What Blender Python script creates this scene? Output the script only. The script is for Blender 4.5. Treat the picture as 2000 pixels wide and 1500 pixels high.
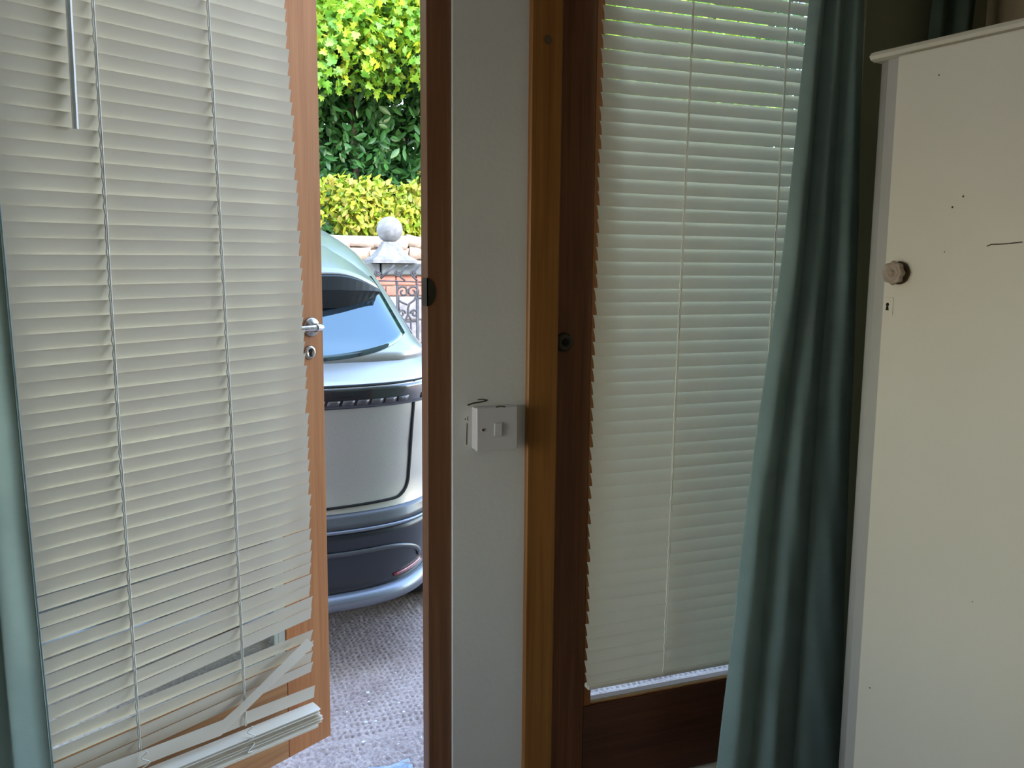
import bpy, bmesh, math, random
import numpy as np
from math import sin, cos, pi, radians, sqrt
from mathutils import Vector, Matrix

random.seed(7)
rng = np.random.default_rng(7)
SC = bpy.context.scene
COL = SC.collection
for o in list(bpy.data.objects):
    bpy.data.objects.remove(o)

# ------------------------------------------------------------------ camera
CAM_Z = 1.35
cam_d = bpy.data.cameras.new('camera')
cam_d.sensor_width = 36.0
cam_d.lens = 1720.0 / 2000.0 * 36.0
cam_d.clip_start = 0.02
cam_d.clip_end = 300
cam = bpy.data.objects.new('camera', cam_d)
COL.objects.link(cam)
_y, _p, _r = radians(21.4), radians(7.6), radians(0.5)
_fw = Vector((sin(_y) * cos(_p), cos(_y) * cos(_p), -sin(_p)))
_rt = Vector((cos(_y), -sin(_y), 0))
_up = _rt.cross(_fw)
_rt2 = _rt * cos(_r) + _up * sin(_r)
_up2 = _rt2.cross(_fw)
_m = Matrix((_rt2, _up2, -_fw)).transposed().to_4x4()
_m.translation = (0, 0, CAM_Z)
cam.matrix_world = _m
SC.camera = cam

# ------------------------------------------------------------------ light
SUN_EL, SUN_AZ = 40.0, -28.0     # the sun stands behind the house, a little to the left
world = bpy.data.worlds.new('sky')
SC.world = world
world.use_nodes = True
wn = world.node_tree
bg = wn.nodes['Background']
sky = wn.nodes.new('ShaderNodeTexSky')
sky.sky_type = 'NISHITA'
sky.sun_disc = False
sky.sun_elevation = radians(SUN_EL)
sky.sun_rotation = radians(180 + SUN_AZ)
sky.air_density = 1.0
sky.dust_density = 0.6
sky.ozone_density = 2.0
wb = wn.nodes.new('ShaderNodeMixRGB')          # white balance of the whole sky
wb.blend_type = 'MULTIPLY'
wb.inputs[0].default_value = 1.0
wb.inputs[2].default_value = (1.08, 1.0, 0.92, 1)
wn.links.new(sky.outputs[0], wb.inputs[1])
wn.links.new(wb.outputs[0], bg.inputs[0])
bg.inputs[1].default_value = 2.0

sun_d = bpy.data.lights.new('sun', 'SUN')
sun_d.energy = 4.5
sun_d.angle = radians(0.6)
sun_d.color = (1.0, 0.93, 0.80)
sun = bpy.data.objects.new('sun', sun_d)
COL.objects.link(sun)
# light travels towards +Y (away from the camera) and down
_dir = Vector((-sin(radians(SUN_AZ)) * cos(radians(SUN_EL)), cos(radians(SUN_AZ)) * cos(radians(SUN_EL)), -sin(radians(SUN_EL))))
sun.rotation_euler = _dir.to_track_quat('-Z', 'Y').to_euler()

# added fill lamp in an unseen, made-up opening of the left wall
wl_d = bpy.data.lights.new('side_fill', 'AREA')
wl_d.shape = 'RECTANGLE'
wl_d.size, wl_d.size_y = 0.9, 1.0
wl_d.energy = 13.5
wl_d.color = (1.0, 0.96, 0.84)
wl = bpy.data.objects.new('side_fill', wl_d)
wl.location = (-1.80, 0.95, 1.12)
wl.rotation_euler = (radians(90), 0, radians(-90))     # shines along +X into the room
COL.objects.link(wl)

vs = SC.view_settings
vs.view_transform = 'Standard'
vs.look = 'None'
vs.exposure = 0.0
vs.gamma = 1.0
vs.use_curve_mapping = False

# ------------------------------------------------------------------ materials
def new_mat(name):
    m = bpy.data.materials.new(name)
    m.use_nodes = True
    nt = m.node_tree
    b = nt.nodes['Principled BSDF']
    return m, nt, b

def setin(b, **kw):
    for k, v in kw.items():
        n = {'rough': 'Roughness', 'metal': 'Metallic', 'spec': 'Specular IOR Level', 'trans': 'Transmission Weight',
             'coat': 'Coat Weight', 'sheen': 'Sheen Weight', 'ior': 'IOR', 'alpha': 'Alpha', 'coatr': 'Coat Roughness'}[k]
        b.inputs[n].default_value = v

def coords(nt, scale=(1, 1, 1), kind='Object'):
    tc = nt.nodes.new('ShaderNodeTexCoord')
    mp = nt.nodes.new('ShaderNodeMapping')
    mp.inputs['Scale'].default_value = scale
    nt.links.new(tc.outputs[kind], mp.inputs[0])
    return mp.outputs[0]

def noise(nt, vec, scale, detail=3, rough=0.55, dist=0.0):
    n = nt.nodes.new('ShaderNodeTexNoise')
    n.inputs['Scale'].default_value = scale
    n.inputs['Detail'].default_value = detail
    n.inputs['Roughness'].default_value = rough
    n.inputs['Distortion'].default_value = dist
    nt.links.new(vec, n.inputs['Vector'])
    return n.outputs['Fac']

def ramp(nt, fac, stops):
    r = nt.nodes.new('ShaderNodeValToRGB')
    el = r.color_ramp.elements
    while len(el) < len(stops):
        el.new(0.5)
    for e, (p, c) in zip(el, stops):
        e.position = p
        e.color = (*c, 1) if len(c) == 3 else c
    nt.links.new(fac, r.inputs[0])
    return r.outputs[0]

def bump(nt, b, fac, strength=0.2, dist=0.002):
    n = nt.nodes.new('ShaderNodeBump')
    n.inputs['Strength'].default_value = strength
    n.inputs['Distance'].default_value = dist
    nt.links.new(fac, n.inputs['Height'])
    nt.links.new(n.outputs[0], b.inputs['Normal'])

def mat_mottled(name, c0, c1, scale=6, rough=0.6, bs=0.0, bscale=60, spec=0.4, **kw):
    m, nt, b = new_mat(name)
    v = coords(nt)
    f = noise(nt, v, scale, 4)
    nt.links.new(ramp(nt, f, [(0.3, c0), (0.7, c1)]), b.inputs['Base Color'])
    setin(b, rough=rough, spec=spec, **kw)
    if bs:
        bump(nt, b, noise(nt, v, bscale, 3), bs, 0.002)
    return m

def mat_wood(name, dark, light, axis='z', rough=0.45, spec=0.4, freq=55):
    m, nt, b = new_mat(name)
    s = {'z': (freq, freq, freq / 28), 'x': (freq / 28, freq, freq)}[axis]
    v = coords(nt, s)
    f = noise(nt, v, 1.0, 5, 0.62, 0.6)
    v2 = coords(nt, (s[0] * 4, s[1] * 4, s[2] * 2.2))
    f2 = noise(nt, v2, 1.0, 2, 0.5)
    mx = nt.nodes.new('ShaderNodeMath'); mx.operation = 'MULTIPLY_ADD'
    mx.inputs[1].default_value = 0.35
    nt.links.new(f2, mx.inputs[0]); nt.links.new(f, mx.inputs[2])
    nt.links.new(ramp(nt, mx.outputs[0], [(0.42, dark), (0.88, light)]), b.inputs['Base Color'])
    setin(b, rough=rough, spec=spec)
    bump(nt, b, mx.outputs[0], 0.12, 0.001)
    return m

def mat_thin(name, col, col2, transl=0.35, rough=0.5, spec=0.3, scale=8, weave=0, tcol=None):
    """thin sheet that lets part of the light through (blind slat, curtain, leaf)"""
    m, nt, b = new_mat(name)
    v = coords(nt)
    f = noise(nt, v, scale, 3)
    c = ramp(nt, f, [(0.3, col), (0.7, col2)])
    nt.links.new(c, b.inputs['Base Color'])
    setin(b, rough=rough, spec=spec)
    t = nt.nodes.new('ShaderNodeBsdfTranslucent')
    if tcol:
        t.inputs[0].default_value = (*tcol, 1)
    else:
        nt.links.new(c, t.inputs[0])
    mix = nt.nodes.new('ShaderNodeMixShader')
    mix.inputs[0].default_value = transl
    nt.links.new(b.outputs[0], mix.inputs[1])
    nt.links.new(t.outputs[0], mix.inputs[2])
    nt.links.new(mix.outputs[0], nt.nodes['Material Output'].inputs[0])
    if weave:
        w = nt.nodes.new('ShaderNodeTexWave'); w.bands_direction = 'Z'
        w.inputs['Scale'].default_value = weave; w.inputs['Distortion'].default_value = 1.5
        nt.links.new(v, w.inputs[0])
        n2 = noise(nt, v, 160, 2)
        ad = nt.nodes.new('ShaderNodeMath'); ad.operation = 'ADD'
        nt.links.new(w.outputs['Fac'], ad.inputs[0]); nt.links.new(n2, ad.inputs[1])
        bump(nt, b, ad.outputs[0], 0.15, 0.0008)
    return m

def mat_leaf(name, cols, transl, rough=0.4):
    m, nt, b = new_mat(name)
    g = nt.nodes.new('ShaderNodeNewGeometry')
    oi = nt.nodes.new('ShaderNodeObjectInfo')
    ad = nt.nodes.new('ShaderNodeMath'); ad.operation = 'ADD'
    fr = nt.nodes.new('ShaderNodeMath'); fr.operation = 'FRACT'
    nt.links.new(g.outputs['Random Per Island'], ad.inputs[0])
    nt.links.new(oi.outputs['Random'], ad.inputs[1])
    nt.links.new(ad.outputs[0], fr.inputs[0])
    n = len(cols)
    c = ramp(nt, fr.outputs[0], [(i / (n - 1), cc) for i, cc in enumerate(cols)])
    nt.links.new(c, b.inputs['Base Color'])
    setin(b, rough=rough, spec=0.5)
    t = nt.nodes.new('ShaderNodeBsdfTranslucent')
    nt.links.new(c, t.inputs[0])
    mix = nt.nodes.new('ShaderNodeMixShader'); mix.inputs[0].default_value = transl
    nt.links.new(b.outputs[0], mix.inputs[1]); nt.links.new(t.outputs[0], mix.inputs[2])
    nt.links.new(mix.outputs[0], nt.nodes['Material Output'].inputs[0])
    return m

def mat_metal(name, col, rough=0.3, metal=1.0, scale=40):
    m, nt, b = new_mat(name)
    v = coords(nt)
    f = noise(nt, v, scale, 3)
    d = tuple(x * 0.7 for x in col)
    nt.links.new(ramp(nt, f, [(0.35, d), (0.65, col)]), b.inputs['Base Color'])
    setin(b, rough=rough, metal=metal)
    return m

M = {}
M['wall_white'] = mat_mottled('white wall paint', (0.66, 0.66, 0.64), (0.72, 0.72, 0.70), 3, 0.75, 0.25, 90)
M['wall_shade_olive'] = mat_mottled('olive wall shade', (0.19, 0.20, 0.12), (0.23, 0.235, 0.15), 3, 0.8, 0.2, 90)  # darker than the white wall: corner shade put into the colour
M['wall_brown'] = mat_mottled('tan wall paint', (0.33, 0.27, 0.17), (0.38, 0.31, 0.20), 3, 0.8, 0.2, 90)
M['ceiling'] = mat_mottled('ceiling paint', (0.72, 0.71, 0.68), (0.78, 0.77, 0.74), 3, 0.8)
M['carpet'] = mat_mottled('pale carpet', (0.42, 0.39, 0.34), (0.50, 0.47, 0.41), 40, 0.95, 0.6, 300, spec=0.1)
M['render'] = mat_mottled('house render', (0.60, 0.58, 0.52), (0.70, 0.68, 0.62), 4, 0.85, 0.3, 60)
M['sill'] = mat_mottled('cream sill paint', (0.62, 0.58, 0.48), (0.70, 0.66, 0.56), 6, 0.6)
M['wood_open'] = mat_wood('honey door wood upright', (0.41, 0.145, 0.048), (0.58, 0.245, 0.088), 'z')
M['wood_open_x'] = mat_wood('honey door wood rail', (0.38, 0.165, 0.06), (0.58, 0.30, 0.13), 'x')
M['wood_frame'] = mat_wood('pine frame wood', (0.19, 0.070, 0.012), (0.32, 0.135, 0.028), 'z')
M['wood_jamb'] = mat_wood('brown jamb wood', (0.13, 0.055, 0.027), (0.23, 0.105, 0.052), 'z')
M['wood_dark'] = mat_wood('dark stained door wood upright', (0.115, 0.038, 0.014), (0.23, 0.085, 0.032), 'z', 0.4)
M['wood_dark_x'] = mat_wood('dark stained door wood rail', (0.060, 0.018, 0.009), (0.12, 0.040, 0.019), 'x', 0.4)
M['wood_bead'] = mat_wood('orange glazing bead', (0.28, 0.09, 0.02), (0.42, 0.16, 0.05), 'z', 0.45)
M['bead_grey'] = mat_mottled('grey glazing bead', (0.42, 0.43, 0.38), (0.5, 0.5, 0.45), 30, 0.5)
M['slat'] = mat_thin('cream blind slat', (0.85, 0.81, 0.69), (0.89, 0.85, 0.73), 0.15, 0.35, 0.4, 5)
M['slat_warm'] = mat_thin('ivory blind slat', (0.76, 0.675, 0.535), (0.80, 0.715, 0.575), 0.04, 0.32, 0.45, 5)
M['cord'] = mat_mottled('cream blind cord', (0.86, 0.82, 0.72), (0.92, 0.88, 0.78), 200, 0.7)
M['wand'] = mat_mottled('clear white wand plastic', (0.80, 0.78, 0.74), (0.86, 0.84, 0.80), 20, 0.6)
M['curtain'] = mat_thin('teal linen curtain', (0.27, 0.385, 0.375), (0.33, 0.455, 0.445), 0.18, 0.9, 0.15, 9, 90)
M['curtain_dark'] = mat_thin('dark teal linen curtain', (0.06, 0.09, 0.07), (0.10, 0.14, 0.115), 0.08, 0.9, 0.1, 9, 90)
M['hem'] = mat_thin('pale curtain hem', (0.36, 0.50, 0.52), (0.42, 0.56, 0.58), 0.3, 0.9, 0.1, 40)
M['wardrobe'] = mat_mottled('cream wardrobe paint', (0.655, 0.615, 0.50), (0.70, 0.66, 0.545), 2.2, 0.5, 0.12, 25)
M['wardrobe_shaded'] = mat_mottled('shaded cream wardrobe carcass', (0.37, 0.36, 0.325), (0.43, 0.42, 0.38), 2.2, 0.55, 0.12, 25)  # door cream darkened: the stile's shade is put into the colour
M['chip'] = mat_mottled('bare dark chip', (0.06, 0.035, 0.025), (0.11, 0.06, 0.04), 60, 0.8)
M['knob'] = mat_mottled('carved brown knob', (0.30, 0.235, 0.18), (0.44, 0.36, 0.29), 60, 0.4)
M['knob_dark'] = mat_mottled('brown knob base', (0.07, 0.045, 0.02), (0.12, 0.08, 0.035), 60, 0.5)
M['black'] = mat_mottled('black void', (0.004, 0.004, 0.004), (0.008, 0.008, 0.008), 20, 0.8)
M['switch'] = mat_mottled('switch plastic', (0.58, 0.57, 0.58), (0.62, 0.61, 0.62), 8, 0.35)
M['chrome'] = mat_metal('chrome', (0.78, 0.77, 0.76), 0.16)
M['nickel'] = mat_metal('worn nickel', (0.50, 0.46, 0.41), 0.28)
M['bronze'] = mat_metal('tarnished bronze', (0.075, 0.07, 0.05), 0.45, 0.7)
M['iron'] = mat_mottled('black painted iron', (0.025, 0.027, 0.032), (0.05, 0.052, 0.06), 30, 0.5)
M['blackrubber'] = mat_mottled('black rubber', (0.012, 0.012, 0.013), (0.02, 0.02, 0.022), 30, 0.7)

def mat_glass(name, tint=(0.95, 0.98, 0.97)):
    m, nt, b = new_mat(name)
    nt.nodes.remove(b)
    tr = nt.nodes.new('ShaderNodeBsdfTransparent'); tr.inputs[0].default_value = (*tint, 1)
    gl = nt.nodes.new('ShaderNodeBsdfGlossy'); gl.inputs['Roughness'].default_value = 0.02
    fr = nt.nodes.new('ShaderNodeFresnel'); fr.inputs[0].default_value = 1.45
    mx = nt.nodes.new('ShaderNodeMixShader')
    nt.links.new(fr.outputs[0], mx.inputs[0]); nt.links.new(tr.outputs[0], mx.inputs[1]); nt.links.new(gl.outputs[0], mx.inputs[2])
    nt.links.new(mx.outputs[0], nt.nodes['Material Output'].inputs[0])
    return m
M['glass'] = mat_glass('window glass')

def mat_paint(name, c0, c1, rough=0.28, metal=0.6, coat=0.8):
    m, nt, b = new_mat(name)
    v = coords(nt)
    f = noise(nt, v, 400, 2)
    nt.links.new(ramp(nt, f, [(0.35, c0), (0.65, c1)]), b.inputs['Base Color'])
    setin(b, rough=rough, metal=metal, coat=coat, coatr=0.03)
    return m
M['car_paint'] = mat_paint('grey metallic car paint', (0.46, 0.445, 0.405), (0.52, 0.505, 0.46), 0.40, 0.70, 0.05)
M['car_roof'] = mat_paint('silver roof paint', (0.34, 0.345, 0.33), (0.40, 0.405, 0.39), 0.30, 0.5, 0.3)
M['car_dark'] = mat_paint('dark grey bumper', (0.012, 0.015, 0.022), (0.017, 0.020, 0.028), 0.35, 0.0, 0.15)
M['car_mid'] = mat_paint('mid grey bumper trim', (0.075, 0.078, 0.085), (0.095, 0.098, 0.105), 0.4, 0.4, 0.2)
M['car_black'] = mat_paint('gloss black trim', (0.010, 0.012, 0.016), (0.014, 0.016, 0.02), 0.25, 0.0, 1.0)
M['spoiler_black'] = mat_paint('satin black spoiler', (0.010, 0.014, 0.017), (0.014, 0.018, 0.022), 0.55, 0.0, 0.0)
M['car_lip'] = mat_paint('silver bumper lip', (0.17, 0.19, 0.22), (0.21, 0.23, 0.27), 0.38, 0.6, 0.2)
m, nt, b = new_mat('dark car glass')
b.inputs['Base Color'].default_value = (0.02, 0.03, 0.045, 1)
setin(b, rough=0.03, metal=0.0, spec=0.5, coat=0.0, ior=2.25)
b.inputs['Specular Tint'].default_value = (0.66, 0.93, 1.0, 1)
M['car_glass'] = m
M['red_lens'] = mat_paint('red reflector', (0.30, 0.012, 0.015), (0.36, 0.016, 0.02), 0.2, 0, 0.8)
M['lamp_lens'] = mat_paint('grey lamp insert', (0.06, 0.055, 0.06), (0.10, 0.09, 0.095), 0.35, 0.3, 0.3)

def mat_ground():
    m, nt, b = new_mat('weathered textured paving')
    v = coords(nt)
    f = noise(nt, v, 110, 4, 0.7)
    f2 = noise(nt, v, 5, 3)
    c = ramp(nt, f, [(0.30, (0.31, 0.235, 0.205)), (0.5, (0.50, 0.395, 0.35)), (0.72, (0.66, 0.54, 0.49))])
    c2 = ramp(nt, f2, [(0.3, (0.74, 0.70, 0.70)), (0.7, (1, 1, 1))])
    mx = nt.nodes.new('ShaderNodeMixRGB'); mx.blend_type = 'MULTIPLY'; mx.inputs[0].default_value = 1
    nt.links.new(c, mx.inputs[1]); nt.links.new(c2, mx.inputs[2])
    nt.links.new(mx.outputs[0], b.inputs['Base Color'])
    setin(b, rough=0.85, spec=0.3)
    bump(nt, b, f, 0.5, 0.004)
    return m
M['ground'] = mat_ground()
M['white_chip'] = mat_mottled('white chip', (0.75, 0.74, 0.75), (0.88, 0.87, 0.88), 20, 0.6)
M['soil'] = mat_mottled('soil', (0.10, 0.075, 0.05), (0.2, 0.15, 0.1), 5, 0.9, 0.5, 30)
M['stone_ball'] = mat_mottled('grey lichened stone', (0.115, 0.12, 0.125), (0.215, 0.22, 0.225), 14, 0.85, 0.6, 40)
M['coping'] = mat_mottled('grey coping stone', (0.075, 0.088, 0.092), (0.12, 0.132, 0.136), 6, 0.85, 0.4, 50)
M['brick'] = mat_mottled('red brick', (0.33, 0.115, 0.085), (0.42, 0.18, 0.13), 12, 0.85, 0.4, 60)
M['block'] = mat_mottled('pale grey wall block', (0.20, 0.195, 0.20), (0.28, 0.27, 0.275), 6, 0.85, 0.4, 50)
M['mortar'] = mat_mottled('mortar', (0.32, 0.27, 0.235), (0.40, 0.345, 0.30), 20, 0.9, 0.4, 80)
M['rubble'] = mat_mottled('tan rubble stone', (0.27, 0.205, 0.155), (0.44, 0.345, 0.265), 5, 0.9, 0.7, 30)
M['rubble2'] = mat_mottled('pinkish rubble stone', (0.33, 0.245, 0.20), (0.47, 0.37, 0.305), 5, 0.9, 0.7, 30)
M['bark'] = mat_mottled('bark', (0.09, 0.06, 0.04), (0.18, 0.13, 0.09), 12, 0.9, 0.8, 30)
M['leaf_maple'] = mat_leaf('bright maple leaf', [(0.10, 0.27, 0.02), (0.28, 0.44, 0.02), (0.15, 0.34, 0.05), (0.50, 0.54, 0.03), (0.12, 0.31, 0.03), (0.20, 0.42, 0.04)], 0.4, 0.4)
M['leaf_hedge'] = mat_leaf('dark laurel leaf', [(0.025, 0.09, 0.018), (0.05, 0.15, 0.035), (0.035, 0.12, 0.03), (0.07, 0.19, 0.05)], 0.2, 0.35)
M['leaf_shrub'] = mat_leaf('yellow green shrub leaf', [(0.22, 0.34, 0.02), (0.36, 0.44, 0.03), (0.14, 0.28, 0.02), (0.44, 0.42, 0.04), (0.32, 0.26, 0.05), (0.30, 0.40, 0.03)], 0.35, 0.45)
M['plastic_blue'] = mat_thin('pale blue plastic film', (0.30, 0.38, 0.48), (0.62, 0.68, 0.76), 0.2, 0.25, 0.6, 30)

# ------------------------------------------------------------------ helpers
def mk(name, verts, faces, mat, parent=None, smooth=False, off=None):
    me = bpy.data.meshes.new(name)
    if off is not None:
        verts = [(v[0] - off[0], v[1] - off[1], v[2] - off[2]) for v in verts]
    me.from_pydata([tuple(v) for v in verts], [], faces)
    if smooth:
        me.polygons.foreach_set('use_smooth', [True] * len(me.polygons))
    me.materials.append(M[mat] if isinstance(mat, str) else mat)
    me.update()
    o = bpy.data.objects.new(name, me)
    COL.objects.link(o)
    if parent is not None:
        o.parent = parent
    return o

def copy_obj(o, parent=None, loc=None, rot=None, scale=None):
    c = o.copy()
    COL.objects.link(c)
    if parent is not None:
        c.parent = parent
    if loc is not None: c.location = loc
    if rot is not None: c.rotation_euler = rot
    if scale is not None: c.scale = scale
    return c

def empty(name, loc=(0, 0, 0), rz=0.0):
    o = bpy.data.objects.new(name, None)
    COL.objects.link(o)
    o.empty_display_size = 0.1
    o.location = loc
    o.rotation_euler = (0, 0, rz)
    return o

def tag(o, label, cat=None, group=None, kind=None):
    o['label'] = label
    if cat: o['category'] = cat
    if group: o['group'] = group
    if kind: o['kind'] = kind
    return o

class G:
    """collects verts / faces"""
    def __init__(s): s.v = []; s.f = []
    def add(s, v, f):
        b = len(s.v); s.v += [tuple(p) for p in v]; s.f += [tuple(i + b for i in q) for q in f]
        return s
    def box(s, x0, x1, y0, y1, z0, z1):
        v = [(x0, y0, z0), (x1, y0, z0), (x1, y1, z0), (x0, y1, z0), (x0, y0, z1), (x1, y0, z1), (x1, y1, z1), (x0, y1, z1)]
        return s.add(v, [(0, 3, 2, 1), (4, 5, 6, 7), (0, 1, 5, 4), (1, 2, 6, 5), (2, 3, 7, 6), (3, 0, 4, 7)])

def bevel_geo(v, f, w, seg=1):
    bm = bmesh.new()
    vs_ = [bm.verts.new(p) for p in v]
    for q in f: bm.faces.new([vs_[i] for i in q])
    bmesh.ops.bevel(bm, geom=list(bm.edges), offset=w, segments=seg, affect='EDGES', profile=0.5)
    bm.verts.index_update()
    vv = [tuple(p.co) for p in bm.verts]; ff = [tuple(x.index for x in q.verts) for q in bm.faces]
    bm.free()
    return vv, ff

def bbox(x0, x1, y0, y1, z0, z1, w=0.0, seg=1):
    g = G().box(x0, x1, y0, y1, z0, z1)
    return bevel_geo(g.v, g.f, w, seg) if w else (g.v, g.f)

def bx(name, dims, mat, parent=None, w=0.0, seg=1, off=None):
    v, f = bbox(*dims, w, seg)
    return mk(name, v, f, mat, parent, False, off)

def tube(path, r, n=8, closed=False, caps=True):
    P = [Vector(p) for p in path]
    v, f = [], []
    L = len(P)
    ref = None
    for i, p in enumerate(P):
        a = P[i - 1] if (i > 0 or closed) else P[i]
        c = P[(i + 1) % L] if (i < L - 1 or closed) else P[i]
        t = (c - a).normalized()
        if ref is None:
            ref = Vector((0, 0, 1)) if abs(t.z) < 0.9 else Vector((1, 0, 0))
        u = t.cross(ref)
        if u.length < 1e-6: u = t.cross(Vector((0.3, 1, 0.2)))
        u.normalize(); w = t.cross(u).normalized()
        ref = u.cross(t).normalized() * 1.0
        ref = w * -1 if False else ref
        rr = r[i] if isinstance(r, (list, tuple)) else r
        for k in range(n):
            a2 = 2 * pi * k / n
            v.append(tuple(p + u * (cos(a2) * rr) + w * (sin(a2) * rr)))
    for i in range(L - 1 + (1 if closed else 0)):
        for k in range(n):
            a0, a1 = i * n + k, i * n + (k + 1) % n
            b0, b1 = ((i + 1) % L) * n + k, ((i + 1) % L) * n + (k + 1) % n
            f.append((a0, a1, b1, b0))
    if caps and not closed:
        f.append(tuple(range(n - 1, -1, -1))); f.append(tuple(range((L - 1) * n, L * n)))
    return v, f

def lathe(profile, n=24, axis='z', center=(0, 0, 0), lobes=0, amp=0.0):
    """profile: list of (radius, height)"""
    v, f = [], []
    for (r, h) in profile:
        for k in range(n):
            a = 2 * pi * k / n
            rr = r * (1 + amp * cos(lobes * a)) if lobes else r
            p = (rr * cos(a), rr * sin(a), h)
            if axis == 'y': p = (p[0], -p[2], p[1])      # height grows towards -y (into the room)
            if axis == 'x': p = (-p[2], p[0], p[1])
            v.append((p[0] + center[0], p[1] + center[1], p[2] + center[2]))
    m = len(profile)
    for i in range(m - 1):
        for k in range(n):
            f.append((i * n + k, i * n + (k + 1) % n, (i + 1) * n + (k + 1) % n, (i + 1) * n + k))
    f.append(tuple(range(n - 1, -1, -1))); f.append(tuple(range((m - 1) * n, m * n)))
    return v, f

def prism_xz(poly, y0, y1):
    """polygon in x,z extruded from y0 to y1"""
    n = len(poly)
    v = [(x, y0, z) for x, z in poly] + [(x, y1, z) for x, z in poly]
    f = [tuple(range(n)), tuple(range(2 * n - 1, n - 1, -1))] + [(i, i + n, (i + 1) % n + n, (i + 1) % n) for i in range(n)]
    return v, f

def wall_grid(xs, zs, y0, y1, solid):
    """a wall of cells; solid(i,j) tells whether the cell is wall; one connected mesh"""
    nx, nz = len(xs), len(zs)
    idx = {}
    v, f = [], []
    def vid(i, j, k):
        if (i, j, k) not in idx:
            idx[(i, j, k)] = len(v); v.append((xs[i], (y0, y1)[k], zs[j]))
        return idx[(i, j, k)]
    S = lambda i, j: 0 <= i < nx - 1 and 0 <= j < nz - 1 and solid(i, j)
    for i in range(nx - 1):
        for j in range(nz - 1):
            if not S(i, j): continue
            f.append((vid(i, j, 0), vid(i + 1, j, 0), vid(i + 1, j + 1, 0), vid(i, j + 1, 0)))
            f.append((vid(i, j, 1), vid(i, j + 1, 1), vid(i + 1, j + 1, 1), vid(i + 1, j, 1)))
            if not S(i - 1, j): f.append((vid(i, j, 0), vid(i, j + 1, 0), vid(i, j + 1, 1), vid(i, j, 1)))
            if not S(i + 1, j): f.append((vid(i + 1, j, 0), vid(i + 1, j, 1), vid(i + 1, j + 1, 1), vid(i + 1, j + 1, 0)))
            if not S(i, j - 1): f.append((vid(i, j, 0), vid(i, j, 1), vid(i + 1, j, 1), vid(i + 1, j, 0)))
            if not S(i, j + 1): f.append((vid(i, j + 1, 0), vid(i + 1, j + 1, 0), vid(i + 1, j + 1, 1), vid(i, j + 1, 1)))
    return v, f

# ------------------------------------------------------------------ room
FZ = 0.13            # room floor, one step above the drive (z = 0)
WY = 1.63            # inner face of the window wall
CZ = 2.52
RX = 1.84            # right wall
LX = -1.75
BY = -2.7            # back wall

def struct(o, label, cat):
    return tag(o, label, cat, None, 'structure')

struct(bx('floor', (LX - .1, RX + .1, BY - .1, 1.70, FZ - .1, FZ), 'carpet'), 'pale carpeted floor of the room', 'floor')
struct(bx('ceiling', (LX - .1, RX + .1, BY - .1, WY, CZ, CZ + .15), 'ceiling'), 'plain white ceiling of the room', 'ceiling')
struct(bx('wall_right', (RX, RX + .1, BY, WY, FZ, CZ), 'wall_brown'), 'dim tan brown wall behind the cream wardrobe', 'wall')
v, f = wall_grid([BY, .50, 1.40, WY], [FZ, .65, 1.65, CZ], LX - .1, LX, lambda i, j: not (i == 1 and j == 1))
struct(mk('wall_left', [(y, x, z) for x, y, z in v], [tuple(reversed(q)) for q in f], 'wall_brown'), 'tan side wall with an added fill opening to the left of the open door', 'wall')
wi = empty('fill_window_1', (LX - .08, .95, .65))  # opening and frame made up to hold the fill lamp
tag(wi, 'made-up white framed opening around the fill lamp in the left wall', 'window', None, 'structure')
for d in ((-.45, .45, 0, .05), (-.45, .45, .95, 1.00), (-.45, -.40, .05, .95), (.40, .45, .05, .95)):
    bx('fill_window_frame', (-.015, .015, d[0], d[1], d[2], d[3]), 'ceiling', wi)
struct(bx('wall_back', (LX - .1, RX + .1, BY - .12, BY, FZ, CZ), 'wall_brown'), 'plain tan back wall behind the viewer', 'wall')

# window wall: two door openings with a pier between them, carried up as the house front
DTOP = 2.16
xs = [-5.5, -0.44, 0.515, 0.668, 1.48]
zs = [0.0, DTOP, 5.8]
v, f = wall_grid(xs, zs, WY, WY + .07, lambda i, j: j == 1 or i in (0, 2))
wf = struct(mk('wall_front', v, f, 'wall_white'), 'white plastered wall with a narrow pier between the two doors', 'wall')
struct(bx('wall_front_right', (1.48, 6.5, WY, WY + .07, 0, 5.8), 'wall_shade_olive'), 'wall strip with shade put into its olive colour between the right curtain and the dark curtain', 'wall')

# pier marks: cracked paint beside the switch
def flake(name, pts, w, y, mat, parent):
    poly = [(x, z + w) for x, z in pts] + [(x, z - w) for x, z in reversed(pts)]
    v, f = prism_xz(poly, y - .0006, y + .0004)
    return mk(name, v, f, mat, parent)
flake('paint_crack', [(.545, 1.078), (.556, 1.0815), (.572, 1.083), (.586, 1.0855)], .0014, WY, 'bronze', wf)
flake('paint_crack', [(.566, 1.088), (.577, 1.0885), (.588, 1.086)], .0010, WY, 'bronze', wf)
v, f = prism_xz([(.5425, .999), (.5442, .999), (.5447, 1.042), (.5432, 1.042)], WY - .0006, WY + .0004)
mk('paint_crack', v, f, 'chip', wf)
v, f = prism_xz([(.5445, 1.048), (.546, 1.0475), (.546, 1.056), (.545, 1.056)], WY - .0006, WY + .0004)
mk('paint_crack', v, f, 'chip', wf)
v, f = lathe([(.0016, -.0002), (.0012, .0006)], 8, 'y', (.5405, WY, 1.0505))
mk('paint_crack', v, f, 'chip', wf)

# door frames
struct(bx('trim_1', (.466, .515, 1.640, 1.682, FZ, DTOP), 'wood_jamb', None, .0015), 'dark wooden door jamb between the open doorway and the white pier', 'door frame')
t1 = bpy.data.objects['trim_1']
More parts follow.
